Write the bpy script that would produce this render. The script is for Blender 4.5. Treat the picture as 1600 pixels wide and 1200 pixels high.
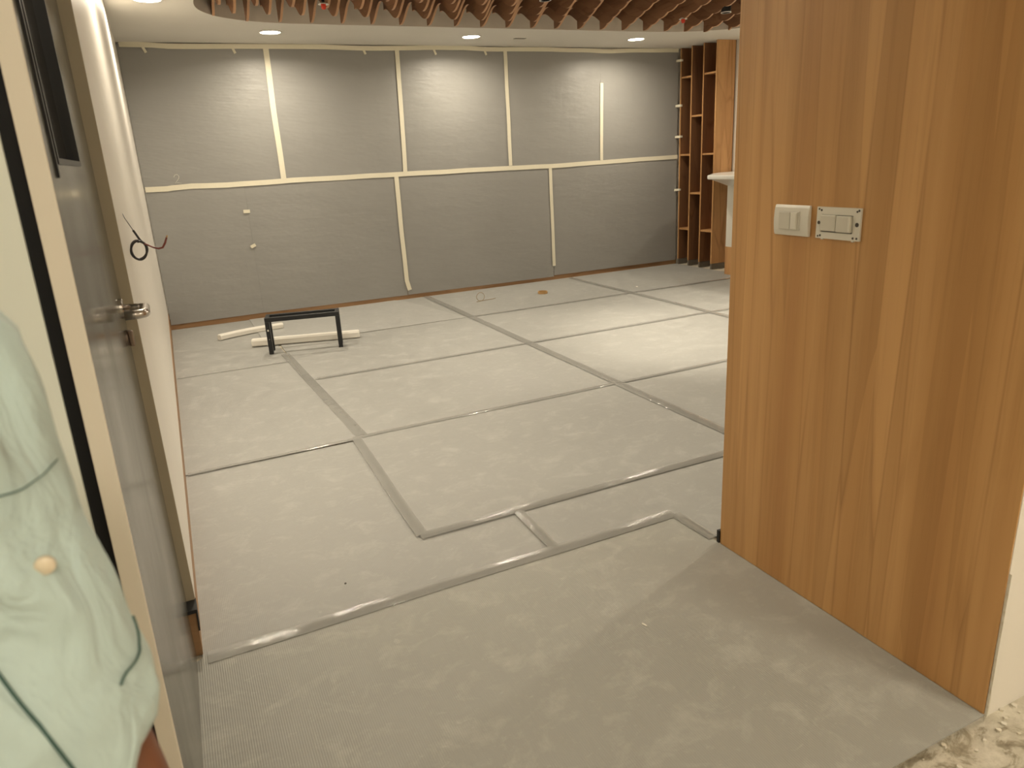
import bpy, bmesh, math, random
from mathutils import Vector, Matrix, noise
random.seed(7)
for o in list(bpy.data.objects): bpy.data.objects.remove(o)
SC = bpy.context.scene
COL = SC.collection
PI = math.pi

# ------------------------------------------------------------------ camera
YAW, PITCH, ROLL, FPX = 0.426753842, -0.304266371, -0.0543529046, 1130.19870
f_ = Vector((math.sin(YAW)*math.cos(PITCH), math.cos(YAW)*math.cos(PITCH), math.sin(PITCH)))
r_ = Vector((math.cos(YAW), -math.sin(YAW), 0)); u_ = r_.cross(f_)
r2 = r_*math.cos(ROLL)+u_*math.sin(ROLL); u2 = -r_*math.sin(ROLL)+u_*math.cos(ROLL)
cd = bpy.data.cameras.new('camera'); cam = bpy.data.objects.new('camera', cd); COL.objects.link(cam)
m = Matrix((r2, u2, -f_)).transposed().to_4x4(); m.translation = (0, 0, 1.42); cam.matrix_world = m
cd.sensor_width = 36; cd.lens = 36*FPX/1600; cd.clip_start = .02; cd.clip_end = 60
cd.dof.use_dof = True; cd.dof.focus_distance = 4.5; cd.dof.aperture_fstop = 7.7
SC.camera = cam
SC.view_settings.view_transform = 'Standard'; SC.view_settings.look = 'None'
SC.view_settings.gamma = 1; SC.view_settings.use_curve_mapping = False
SC.view_settings.exposure = 0.0
w = bpy.data.worlds.new('world'); SC.world = w; w.use_nodes = True
w.node_tree.nodes['Background'].inputs[0].default_value = (1, .86, .66, 1)
w.node_tree.nodes['Background'].inputs[1].default_value = .05
WARM = (1.0, .885, .70)
LAMP = 40.0      # radiance of the soffit downlights
DOWNW = 16.5     # watts behind each downlight
SPOT = 120.0      # watts of the black track spots

# ------------------------------------------------------------------ materials
def mat(name, col, rough=.6, metal=0, spec=.5):
    M = bpy.data.materials.new(name); M.use_nodes = True
    b = M.node_tree.nodes['Principled BSDF']
    b.inputs['Base Color'].default_value = (*col, 1); b.inputs['Roughness'].default_value = rough
    b.inputs['Metallic'].default_value = metal; b.inputs['Specular IOR Level'].default_value = spec
    return M
def nd(M, t, **k):
    n = M.node_tree.nodes.new(t)
    for a, v in k.items(): setattr(n, a, v)
    return n
def lk(M, a, b): M.node_tree.links.new(a, b)
def coords(M, scale=(1, 1, 1), rot=(0, 0, 0)):
    tc = nd(M, 'ShaderNodeTexCoord'); mp = nd(M, 'ShaderNodeMapping')
    mp.inputs['Scale'].default_value = scale; mp.inputs['Rotation'].default_value = rot
    lk(M, tc.outputs['Object'], mp.inputs['Vector']); return mp.outputs['Vector']
def noise_tex(M, vec, scale, detail=4, rough=.55, dist=0):
    n = nd(M, 'ShaderNodeTexNoise'); n.inputs['Scale'].default_value = scale
    n.inputs['Detail'].default_value = detail; n.inputs['Roughness'].default_value = rough
    n.inputs['Distortion'].default_value = dist
    lk(M, vec, n.inputs['Vector']); return n.outputs['Fac']
def ramp(M, fac, stops):
    r = nd(M, 'ShaderNodeValToRGB'); cr = r.color_ramp
    while len(cr.elements) < len(stops): cr.elements.new(.5)
    for e, (p, c) in zip(cr.elements, stops):
        e.position = p; e.color = (*c, 1) if len(c) == 3 else c
    lk(M, fac, r.inputs['Fac']); return r.outputs['Color']
def mix(M, a, b, fac, mode='MIX'):
    n = nd(M, 'ShaderNodeMix', data_type='RGBA', blend_type=mode)
    if isinstance(fac, float): n.inputs[0].default_value = fac
    else: lk(M, fac, n.inputs[0])
    for s, v in ((6, a), (7, b)):
        if isinstance(v, tuple): n.inputs[s].default_value = (*v, 1)
        else: lk(M, v, n.inputs[s])
    return n.outputs[2]
def bump(M, h, strength=.3, dist=.01, prev=None):
    b = nd(M, 'ShaderNodeBump'); b.inputs['Strength'].default_value = strength; b.inputs['Distance'].default_value = dist
    lk(M, h, b.inputs['Height'])
    if prev: lk(M, prev, b.inputs['Normal'])
    return b.outputs['Normal']
def P(M): return M.node_tree.nodes['Principled BSDF']
def setc(M, c): lk(M, c, P(M).inputs['Base Color'])
def setn(M, n): lk(M, n, P(M).inputs['Normal'])
def setr(M, r): lk(M, r, P(M).inputs['Roughness'])

def wood(name, dark, mid, light, sc, rough=.42, sx=9.0):
    """vertical-grain laminate: sc scales the grain directions"""
    M = mat(name, mid, rough, 0, .35)
    v = coords(M, sc)
    a = noise_tex(M, v, sx*.45, 3, .5, .3)
    c = ramp(M, a, [(.30, dark), (.45, mid), (.58, light), (.75, mid)])
    b = noise_tex(M, v, sx*5, 5, .6, .3)
    c = mix(M, c, ramp(M, b, [(.30, (.70, .66, .60)), (.5, (1, 1, 1)), (.75, (1.0, 1.0, 1.0))]), .35, 'MULTIPLY')
    # staves: long cells whose wavy edges run with the grain
    wn = nd(M, 'ShaderNodeTexNoise'); wn.inputs['Scale'].default_value = sx*.22; wn.inputs['Detail'].default_value = 2; lk(M, v, wn.inputs['Vector'])
    wv = nd(M, 'ShaderNodeVectorMath', operation='SCALE'); wv.inputs['Scale'].default_value = .16; lk(M, wn.outputs['Color'], wv.inputs[0])
    va = nd(M, 'ShaderNodeVectorMath', operation='ADD'); lk(M, v, va.inputs[0]); lk(M, wv.outputs[0], va.inputs[1])
    st = nd(M, 'ShaderNodeTexVoronoi'); st.inputs['Scale'].default_value = sx*1.15; lk(M, va.outputs[0], st.inputs['Vector'])
    c = mix(M, c, ramp(M, st.outputs['Color'], [(0, (.76, .72, .66)), (.5, (.98, .96, .93)), (1, (1.16, 1.17, 1.18))]), .62, 'MULTIPLY')
    ed = nd(M, 'ShaderNodeTexVoronoi', feature='DISTANCE_TO_EDGE'); ed.inputs['Scale'].default_value = sx*1.15; lk(M, va.outputs[0], ed.inputs['Vector'])
    ec = ramp(M, ed.outputs['Distance'], [(0, (.62, .55, .48)), (.055, (1, 1, 1))])
    em = ramp(M, noise_tex(M, v, sx*.9, 2), [(.42, (0, 0, 0)), (.62, (1, 1, 1))])
    c = mix(M, c, mix(M, (1, 1, 1), ec, em), .75, 'MULTIPLY')
    setc(M, c); setn(M, bump(M, b, .06, .002)); return M

def sheet_mat(name, base, ribs, dusty=.5, rough=.5, ribscale=260, ribstr=.25):
    """fluted grey plastic protection sheet; ribs = axis the flutes repeat along"""
    M = mat(name, base, rough, 0, .5)
    v = coords(M)
    wv = nd(M, 'ShaderNodeTexWave', wave_type='BANDS', bands_direction=ribs); wv.inputs['Scale'].default_value = ribscale/20
    wv.inputs['Distortion'].default_value = .15; lk(M, v, wv.inputs['Vector'])
    big = noise_tex(M, v, 1.1, 3); wob = noise_tex(M, coords(M, (3, 3, 9) if ribs == 'Z' else (5, 1.5, 1)), 1.0, 3)
    n = bump(M, wob, .18, .03); n = bump(M, wv.outputs['Fac'], ribstr, .0015, n)
    c = mix(M, tuple(x*.9 for x in base), tuple(min(1, x*1.08) for x in base), big)
    if dusty:
        d1 = noise_tex(M, coords(M, (2.3, 2.8, 1), (0, 0, .35)), 3.2, 9, .72, .4)
        m1 = ramp(M, d1, [(.50, (0, 0, 0)), (.72, (dusty, dusty, dusty))])
        c = mix(M, c, tuple(min(1, x*1.45+.03) for x in base), m1)
        d2 = noise_tex(M, coords(M, (4, 10, 1), (0, 0, -.2)), 5.0, 8, .75, .8)
        m2 = ramp(M, d2, [(.60, (0, 0, 0)), (.70, (dusty*.8,)*3)])
        c = mix(M, c, tuple(min(1, x*1.5+.04) for x in base), m2)
        setr(M, ramp(M, d1, [(.4, (rough,)*3), (.7, (.8,)*3)]))
    setc(M, c); setn(M, n); return M

def wall_paint(name, col, rough=.5, bs=.12):
    M = mat(name, col, rough); v = coords(M)
    a = noise_tex(M, v, 2.5, 4); b = noise_tex(M, v, 45, 5)
    setc(M, mix(M, tuple(x*.96 for x in col), tuple(min(1, x*1.03) for x in col), a)); setn(M, bump(M, b, bs, .003)); return M

M = {}
M['ceil'] = wall_paint('ceiling_paint', (.74, .71, .65), .8, .05)
M['taupe'] = wall_paint('taupe_recess_sides', (.64, .58, .50), .8, .05)  # recess sides, toned darker and browner than the soffit
M['wall'] = wall_paint('wall_paint', (.80, .76, .69), .38, .15)
M['cream'] = wall_paint('cream_frame_paint', (.78, .72, .61), .5, .05)
M['tan'] = wall_paint('tan_frame_paint', (.36, .31, .22), .45, .1)
M['pale'] = wall_paint('pale_panel', (.80, .83, .76), .35, .03)
M['blackstrip'] = mat('black_gasket', (.008, .008, .009), .6, 0, .25)
M['board'] = mat('fibre_board', (.23, .16, .10), .8)
M['wallsheet'] = sheet_mat('grey_wall_sheet', (.310, .305, .290), 'Z', 0, .42, 900, .22)
M['floorsheet'] = sheet_mat('grey_floor_sheet', (.345, .342, .322), 'X', .5, .5, 1100, .15)
M['floorsheet2'] = sheet_mat('pale_floor_sheet', (.385, .382, .362), 'X', .45, .5, 1100, .15)
M['entrysheet'] = sheet_mat('entry_floor_sheet', (.345, .340, .305), 'X', .55, .5, 1000, .35)
M['panelwood'] = wood('oak_laminate', (.44, .225, .082), (.52, .285, .108), (.60, .345, .140), (1, 1, .032), .40, 13)
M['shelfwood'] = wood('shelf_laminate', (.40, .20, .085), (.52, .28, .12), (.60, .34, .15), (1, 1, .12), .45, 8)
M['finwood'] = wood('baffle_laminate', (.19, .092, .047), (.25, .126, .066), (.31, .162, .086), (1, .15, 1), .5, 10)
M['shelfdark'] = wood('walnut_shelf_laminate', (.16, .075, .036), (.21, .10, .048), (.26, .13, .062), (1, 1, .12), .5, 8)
M['finedge'] = mat('baffle_edge_band', (.50, .285, .155), .5)
M['skirt'] = wood('skirting_wood', (.26, .145, .07), (.33, .19, .095), (.39, .235, .125), (.1, .1, 1), .5, 12)
M['darkskirt'] = mat('grey_metal_plinth', (.16, .14, .115), .4)
M['black'] = mat('black_paint', (.012, .013, .015), .35)
M['blacktape'] = mat('black_tape', (.01, .01, .01), .6)
M['steel'] = mat('brushed_steel', (.52, .48, .44), .25, 1)
M['doorgrey'] = mat('grey_door_laminate', (.12, .118, .098), .16, .15, .6)
_v = coords(M['doorgrey'], (1, 1, .4)); _n = noise_tex(M['doorgrey'], _v, 5, 4)
setr(M['doorgrey'], ramp(M['doorgrey'], _n, [(.3, (.13,)*3), (.7, (.27,)*3)]))
M['darksteel'] = mat('dark_bronzed_steel', (.22, .17, .14), .35, 1)
M['glassdark'] = mat('dark_glazing', (.020, .018, .015), .12)
M['plastic'] = mat('ivory_plastic', (.72, .69, .60), .28)
M['plastic2'] = mat('ivory_rocker', (.62, .59, .50), .32)
M['hole'] = mat('screw_hole', (.06, .05, .04), .6)
M['foam'] = mat('white_foam', (.82, .79, .72), .75)
M['masking'] = wall_paint('masking_tape', (.80, .75, .60), .65, .3)
M['counter'] = mat('white_solid_surface', (.80, .79, .74), .2)
M['whitelam'] = mat('white_laminate', (.74, .71, .64), .5)
M['ring'] = mat('white_trim_ring', (.85, .84, .8), .4)
M['chrome'] = mat('chrome', (.7, .7, .68), .15, 1)
M['red'] = mat('red_cap', (.62, .045, .015), .45)
M['cablegrey'] = mat('black_cable', (.02, .018, .018), .4)
M['cablered'] = mat('red_brown_wire', (.17, .035, .025), .45)
M['strap'] = mat('brown_strap', (.33, .24, .11), .5)
M['tanroll'] = mat('brown_tape_roll', (.52, .31, .12), .5)
M['chip'] = mat('white_scrap', (.8, .77, .68), .7)
M['greychip'] = mat('grey_vent', (.25, .23, .19), .7)
# clear packing tape on the floor
T = bpy.data.materials.new('clear_packing_tape'); T.use_nodes = True; M['ptape'] = T
T.node_tree.nodes.remove(P(T))
_a = noise_tex(T, coords(T), 150, 4, .6); _b = noise_tex(T, coords(T), 11, 3)
_n = bump(T, _a, .13, .003, bump(T, _b, .13, .02))
_tr = nd(T, 'ShaderNodeBsdfTransparent'); _df = nd(T, 'ShaderNodeBsdfDiffuse'); _gl = nd(T, 'ShaderNodeBsdfGlossy'); _fr = nd(T, 'ShaderNodeFresnel')
_m1 = nd(T, 'ShaderNodeMixShader'); _m2 = nd(T, 'ShaderNodeMixShader')
_tr.inputs[0].default_value = (.965, .965, .955, 1); _df.inputs[0].default_value = (.48, .475, .445, 1); _gl.inputs['Roughness'].default_value = .03; _fr.inputs['IOR'].default_value = 1.6
_m1.inputs[0].default_value = .5
lk(T, _n, _gl.inputs['Normal']); lk(T, _tr.outputs[0], _m1.inputs[1]); lk(T, _df.outputs[0], _m1.inputs[2])
lk(T, _fr.outputs[0], _m2.inputs[0]); lk(T, _m1.outputs[0], _m2.inputs[1]); lk(T, _gl.outputs[0], _m2.inputs[2])
lk(T, _m2.outputs[0], T.node_tree.nodes['Material Output'].inputs[0])
# concrete with plaster smears
Cn = mat('rough_concrete', (.35, .30, .22), .9); M['concrete'] = Cn
_a = noise_tex(Cn, coords(Cn, (1, 1.6, 1), (0, 0, .6)), 7, 9, .68, .9)
_b = noise_tex(Cn, coords(Cn), 40, 6, .7)
_c = ramp(Cn, _a, [(.33, (.22, .185, .125)), (.42, (.38, .33, .24)), (.47, (.60, .55, .44)), (.70, (.74, .69, .58))])
_c = mix(Cn, _c, ramp(Cn, _b, [(.35, (.72, .7, .66)), (.6, (1, 1, 1))]), .6, 'MULTIPLY')
setc(Cn, _c); setn(Cn, bump(Cn, _b, .5, .006, bump(Cn, _a, .8, .02)))
Pl = mat('rough_plaster', (.72, .68, .56), .85); M['plaster'] = Pl
_b = noise_tex(Pl, coords(Pl), 30, 6, .7); setn(Pl, bump(Pl, _b, .6, .008))
setc(Pl, ramp(Pl, _b, [(.3, (.55, .47, .33)), (.55, (.74, .70, .60))]))
def emis(name, col, s):
    E = bpy.data.materials.new(name); E.use_nodes = True; nt = E.node_tree
    nt.nodes.remove(nt.nodes['Principled BSDF']); e = nt.nodes.new('ShaderNodeEmission')
    e.inputs[0].default_value = (*col, 1); e.inputs[1].default_value = s
    nt.links.new(e.outputs[0], nt.nodes['Material Output'].inputs[0]); return E
M['lamp'] = emis('lamp_diffuser', WARM, LAMP); M['addedpanel'] = emis('added_panel_diffuser', WARM, 31.0); M['addedpanel2'] = emis('added_panel_diffuser', WARM, 44.0)
Sh = mat('mint_cotton', (.46, .57, .545), .85); M['shirt'] = Sh
P(Sh).inputs['Sheen Weight'].default_value = .25
_b = noise_tex(Sh, coords(Sh), 9, 2, .5); _w = noise_tex(Sh, coords(Sh), 420, 2)
_f = noise_tex(Sh, coords(Sh, (1, 1, .6), (.4, .3, 0)), 20, 3, .5, .9)
setn(Sh, bump(Sh, _w, .15, .001, bump(Sh, _f, .85, .014, bump(Sh, _b, .8, .03))))
M['stitch'] = mat('dark_green_stitching', (.045, .10, .085), .8)
M['button'] = mat('cream_button', (.70, .60, .44), .4)
Sk = mat('brown_skin', (.20, .075, .035), .5); M['skin'] = Sk
P(Sk).inputs['Subsurface Weight'].default_value = .08; P(Sk).inputs['Subsurface Radius'].default_value = (.02, .008, .004)
M['lips'] = mat('lips', (.17, .05, .035), .4)
M['hair'] = mat('black_hair', (.012, .010, .009), .5)
M['trouser'] = mat('navy_trousers', (.03, .035, .05), .85)
M['shoe'] = mat('black_shoe_leather', (.02, .018, .016), .4)
M['eye'] = mat('eye_white', (.7, .68, .64), .2)

# ------------------------------------------------------------------ helpers
class MB:
    def __init__(s): s.v = []; s.f = []
    def add(s, vs, fs):
        n = len(s.v); s.v += [tuple(a) for a in vs]; s.f += [tuple(i+n for i in f) for f in fs]; return s
    def box(s, a, b):
        x0, y0, z0 = a; x1, y1, z1 = b
        return s.hexa([(x0, y0, z0), (x1, y0, z0), (x1, y1, z0), (x0, y1, z0), (x0, y0, z1), (x1, y0, z1), (x1, y1, z1), (x0, y1, z1)])
    def hexa(s, c): return s.add(c, [(0, 3, 2, 1), (4, 5, 6, 7), (0, 1, 5, 4), (1, 2, 6, 5), (2, 3, 7, 6), (3, 0, 4, 7)])
    def prism(s, poly, lo, hi, axis='z'):
        n = len(poly)
        def p(a, b, t): return {'z': (a, b, t), 'y': (a, t, b), 'x': (t, a, b)}[axis]
        vs = [p(a, b, lo) for a, b in poly]+[p(a, b, hi) for a, b in poly]
        return s.add(vs, [tuple(range(n))[::-1], tuple(range(n, 2*n))]+[(i, (i+1) % n, (i+1) % n+n, i+n) for i in range(n)])
    def tube(s, pts, r, seg=10, closed=False):
        pts = [Vector(p) for p in pts]; n = len(pts); rs = r if isinstance(r, (list, tuple)) else [r]*n
        up = None; rings = []
        for i, p in enumerate(pts):
            if closed: t = pts[(i+1) % n]-pts[i-1]
            else: t = pts[min(i+1, n-1)]-pts[max(i-1, 0)]
            t.normalize()
            if up is None: up = t.orthogonal().normalized()
            up = (up-t*up.dot(t)).normalized(); b = t.cross(up)
            rings.append([p+(up*math.cos(2*PI*k/seg)+b*math.sin(2*PI*k/seg))*rs[i] for k in range(seg)])
        vs = [q for rg in rings for q in rg]; fs = []
        for i in range(n if closed else n-1):
            j = (i+1) % n
            for k in range(seg): fs.append((i*seg+k, i*seg+(k+1) % seg, j*seg+(k+1) % seg, j*seg+k))
        if not closed: fs += [tuple(range(seg))[::-1], tuple(range((n-1)*seg, n*seg))]
        return s.add(vs, fs)
    def lathe(s, prof, c=(0, 0, 0), seg=32, axis='z'):
        n = len(prof); vs = []
        for k in range(seg):
            a = 2*PI*k/seg
            for r, h in prof:
                q = {'z': (r*math.cos(a), r*math.sin(a), h), 'x': (h, r*math.cos(a), r*math.sin(a)), 'y': (r*math.sin(a), h, r*math.cos(a))}[axis]
                vs.append((c[0]+q[0], c[1]+q[1], c[2]+q[2]))
        fs = []
        for k in range(seg):
            for i in range(n-1): fs.append((k*n+i, ((k+1) % seg)*n+i, ((k+1) % seg)*n+i+1, k*n+i+1))
        return s.add(vs, fs)
    def build(s, name, material, parent=None, bevel=0, smooth=False, **tags):
        me = bpy.data.meshes.new(name); me.from_pydata(s.v, [], s.f); me.validate()
        bm = bmesh.new(); bm.from_mesh(me)
        bmesh.ops.remove_doubles(bm, verts=bm.verts, dist=1e-6)
        bmesh.ops.recalc_face_normals(bm, faces=bm.faces); bm.to_mesh(me); bm.free()
        me.materials.append(material); o = bpy.data.objects.new(name, me); COL.objects.link(o)
        if smooth:
            for p in me.polygons: p.use_smooth = True
        if parent:
            o.parent = parent; o.matrix_parent_inverse = Matrix.Translation(-parent.location)
        if bevel:
            b = o.modifiers.new('bevel', 'BEVEL'); b.width = bevel; b.segments = 2; b.limit_method = 'ANGLE'
        for k, v in tags.items(): o[k] = v
        return o
def empty(name, loc, label=None, category=None, group=None, kind=None):
    o = bpy.data.objects.new(name, None); o.location = loc; o.empty_display_size = .05; COL.objects.link(o)
    if label: o['label'] = label
    if category: o['category'] = category
    if group: o['group'] = group
    if kind: o['kind'] = kind
    return o
S = dict(kind='structure')
CZ = 2.533       # soffit height
YF = 7.60        # far wall

# ------------------------------------------------------------------ room shell
b = MB().box((-3.2, -3.2, -.15), (7.0, 7.8, -.006)); b.build('floor', M['concrete'], **S)
MB().box((-.3, YF+.004, 0), (6.4, YF+.2, 3.0)).build('wall_far', M['wall'], **S)
# far skirting
MB().box((-.12, YF-.014, -.004), (5.86, YF+.004, .10)).build('baseboard_far', M['skirt'], bevel=.002, **S)
# left wall, a few millimetres out of true like the real one
lw = MB(); lw.hexa([(-.30, 2.215, .155), (-.1165, 2.215, .155), (-.121, YF+.004, .155), (-.30, YF+.004, .155),
                    (-.30, 2.215, 3.0), (-.107, 2.215, 3.0), (-.112, YF+.004, 3.0), (-.30, YF+.004, 3.0)])
lw.build('wall_left', M['wall'], **S)
sk = MB().hexa([(-.30, 2.200, -.004), (-.1235, 2.150, -.004), (-.118, YF-.012, -.004), (-.30, YF-.012, -.004),
                (-.30, 2.200, .155), (-.1185, 2.150, .155), (-.115, YF-.012, .155), (-.30, YF-.012, .155)])
bl = sk.build('baseboard_left', M['skirt'], **S)
MB().hexa([(-.152, 2.146, .148), (-.1155, 2.146, .148), (-.1155, 2.214, .148), (-.142, 2.214, .148),
           (-.152, 2.146, .160), (-.1155, 2.146, .160), (-.1155, 2.214, .160), (-.142, 2.214, .160)]).build('tape_strip', M['blacktape'], bl)
MB().hexa([(-.1215, 2.147, .085), (-.117, 2.147, .085), (-.117, 2.20, .085), (-.1215, 2.20, .085),
           (-.1185, 2.147, .158), (-.1145, 2.147, .158), (-.1145, 2.22, .158), (-.1185, 2.22, .158)]).build('tape_flap', M['blacktape'], bl)
# tan jamb return beside the door
MB().hexa([(-.165, 2.208, .16), (-.117, 2.208, .16), (-.117, 2.222, .16), (-.165, 2.222, .16),
           (-.165, 2.208, 3.0), (-.1075, 2.208, 3.0), (-.1075, 2.222, 3.0), (-.165, 2.222, 3.0)]).build('trim_1', M['tan'], **S)
# right wall, near block
MB().box((6.12, 1.866, -.004), (6.4, YF+.004, 3.0)).build('wall_right', M['wall'], **S)
nb = MB().box((1.669, .8745, -.006), (6.4, 1.8655, 3.0)); nb.build('wall_near_right', M['wall'], **S)
# ragged plaster edge where the wall meets panel and floor
rg = MB()
for i in range(46):
    z = i*.009; w_ = .006+.014*max(0, noise.noise(Vector((z*14, 3, 0))))*(1.6 if z < .25 else .6)+.012*max(0, .12-z)/.12; w_ *= max(.05, 1-z/.42)
    rg.add([(1.667, .8740, z), (1.667+w_, .8740, z), (1.667+w_*.6, .871, z+.002), (1.667, .868, z), (1.667, .8740, z+.009), (1.667+w_, .8740, z+.009), (1.667+w_*.6, .871, z+.009), (1.667, .868, z+.009)],
           [(0, 1, 2, 3), (4, 5, 6, 7), (0, 1, 5, 4), (1, 2, 6, 5), (2, 3, 7, 6), (3, 0, 4, 7)])
rg.build('trim_2', M['plaster'], **S)
# corridor behind and beside the camera
MB().box((-1.62, -3.2, -.006), (-1.5, 1.30, 3.0)).build('wall_left_corridor', M['wall'], **S)
MB().box((-1.62, -3.3, -.006), (6.4, -3.0, 3.0)).build('wall_back', M['wall'], **S)
MB().box((3.6, -3.0, -.006), (3.75, .879, 3.0)).build('wall_right_corridor', M['wall'], **S)
# partition beyond the person (pale panel, black gasket, cream frame)
def slant(x0, x1, y0, y1, z0=-.006, z1=2.7):
    d = lambda x, z: x-.0092*(1.4-z)
    return MB().hexa([(d(x0, z0), y0, z0), (d(x1, z0), y0, z0), (d(x1, z0), y1, z0), (d(x0, z0), y1, z0),
                      (d(x0, z1), y0, z1), (d(x1, z1), y0, z1), (d(x1, z1), y1, z1), (d(x0, z1), y1, z1)])
slant(-.155, -.1265, 1.175, 1.182).build('trim_3', M['cream'], bevel=.002, **S)
slant(-.1735, -.150, 1.1822, 1.25).build('trim_4', M['blackstrip'], **S)
slant(-1.55, -.1735, 1.172, 1.25).build('wall_partition', M['pale'], **S)
MB().box((-.32, 2.222, -.006), (-.30, YF, 3.0)).build('wall_left_core', M['wall'], **S)

# door in the left wall
dr = empty('door_1', (-.16, 1.7, 0), kind='structure')
D = lambda y: -.1415-.012*(2.2-y)      # the leaf stands very slightly ajar
def dbox(y0, y1, z0, z1, off0, off1):
    return MB().hexa([(D(y0)+off0, y0, z0), (D(y0)+off1, y0, z0), (D(y1)+off1, y1, z0), (D(y1)+off0, y1, z0),
                      (D(y0)+off0, y0, z1), (D(y0)+off1, y0, z1), (D(y1)+off1, y1, z1), (D(y1)+off0, y1, z1)])
lf = MB()
for args in ((1.20, 1.52, 0, 3.0), (1.88, 2.206, 0, 3.0), (1.52, 1.88, 0, 1.455), (1.52, 1.88, 2.35, 3.0)):
    q = dbox(*args, -.04, 0); lf.add(q.v, q.f)
lf.build('door_leaf', M['doorgrey'], dr)
gl = dbox(1.52, 1.88, 1.455, 2.35, -.026, -.018).build('vision_panel', M['glassdark'], dr)
fr = MB()
for a in ((1.478, 1.490, 1.425, 2.37), (1.512, 1.524, 1.448, 2.36), (1.524, 1.872, 1.448, 1.458), (1.872, 1.880, 1.448, 2.36)):
    q = dbox(*a, -.018, .004); fr.add(q.v, q.f)
fr.build('vision_frame', M['black'], gl)
hy, hz = 2.115, 1.096
hd = MB().lathe([(0, .0), (.026, 0), (.026, .007), (.0245, .009), (0, .009)], (D(hy), hy, hz), 28, 'x').build('handle_rose', M['steel'], dr, smooth=False)
pts = [(D(hy)+.008, hy, hz)]
for k in range(9):
    a = k/8*PI/2; pts.append((-.098+.016*math.sin(a), hy-.016+.016*math.cos(a), hz))
for k in range(9):
    a = k/8*PI/2; pts.append((-.104+.022*math.cos(a), hy-.105-.018*math.sin(a), hz))
pts.append((D(hy)+.014, hy-.124, hz))
MB().tube(pts, [.0095]*10+[.0115]*9+[.0108], 16).build('handle_lever', M['steel'], hd, smooth=True)
lk_ = MB().lathe([(0, 0), (.021, 0), (.021, .005), (0, .005)], (D(2.115), 2.115, 1.018), 24, 'x').build('lock_plate', M['darksteel'], dr)
MB().box((D(2.115)+.005, 2.108, .995), (D(2.115)+.018, 2.122, 1.037)).build('lock_cylinder', M['darksteel'], lk_, bevel=.003)
# wooden threshold strip seen under the leaf
# oak laminated panel on the near wall end
MB().box((1.665, .876, 0.004), (1.669, 1.866, 2.93)).build('wall_cladding', M['panelwood'], None, bevel=.001, **S)
MB().box((1.660, 1.8665, .006), (1.680, 1.879, .055)).build('trim_5', M['blacktape'], **S)

# ------------------------------------------------------------------ ceiling with recess
X0, X1, Y0, Y1 = .435, 5.72, 2.35, 6.555
def hole(n=160):
    cx, cy, hx, hy_ = (X0+X1)/2, (Y0+Y1)/2, (X1-X0)/2, (Y1-Y0)/2; rx, ry = .92, .92; pts = []
    for (sx, sy, a0) in ((1, 1, 0), (-1, 1, 90), (-1, -1, 180), (1, -1, 270)):
        for k in range(25):
            a = math.radians(a0+k/24*90); c, s = math.cos(a), math.sin(a)
            e = .80
            c_ = math.copysign(abs(c)**e, c); s_ = math.copysign(abs(s)**e, s)
            RX = 1.25 if sx > 0 else .92; RY = .80
            pts.append((cx+sx*(hx-RX)+RX*c_, cy+sy*(hy_-RY)+RY*s_))
    return pts
H = hole(); ox0, ox1, oy0, oy1 = -.32, 6.4, 1.90, YF+.1
cm = MB(); n = len(H); cx, cy = (X0+X1)/2, (Y0+Y1)/2
outer = []
for x, y in H:
    dx, dy = x-cx, y-cy
    t = min([(ox1-cx)/dx if dx > 0 else 1e9, (ox0-cx)/dx if dx < 0 else 1e9, (oy1-cy)/dy if dy > 0 else 1e9, (oy0-cy)/dy if dy < 0 else 1e9])
    outer.append((cx+dx*t, cy+dy*t))
# include the four true corners by snapping the nearest outer point
for c in ((ox0, oy0), (ox0, oy1), (ox1, oy0), (ox1, oy1)):
    i = min(range(n), key=lambda i: (outer[i][0]-c[0])**2+(outer[i][1]-c[1])**2); outer[i] = c
vs = [(x, y, CZ) for x, y in H]+[(x, y, CZ) for x, y in outer]+[(x, y, 2.86) for x, y in H]+[(x, y, 2.9) for x, y in outer]
fs = []
for i in range(n):
    j = (i+1) % n
    fs += [(i, j, j+n, i+n), (i, j, j+2*n, i+2*n), (i+n, j+n, j+3*n, i+3*n)]
fs.append(tuple(range(2*n, 3*n))); fs.append(tuple(range(3*n, 4*n)))
cm.add(vs, fs); co = cm.build('ceiling', M['ceil'], **S)
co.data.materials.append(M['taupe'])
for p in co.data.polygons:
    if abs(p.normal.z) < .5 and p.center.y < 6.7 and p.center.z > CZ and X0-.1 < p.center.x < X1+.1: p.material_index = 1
MB().box((-1.62, -3.2, 2.62), (6.4, 1.899, 2.9)).build('ceiling_corridor', M['ceil'], **S)

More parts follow.
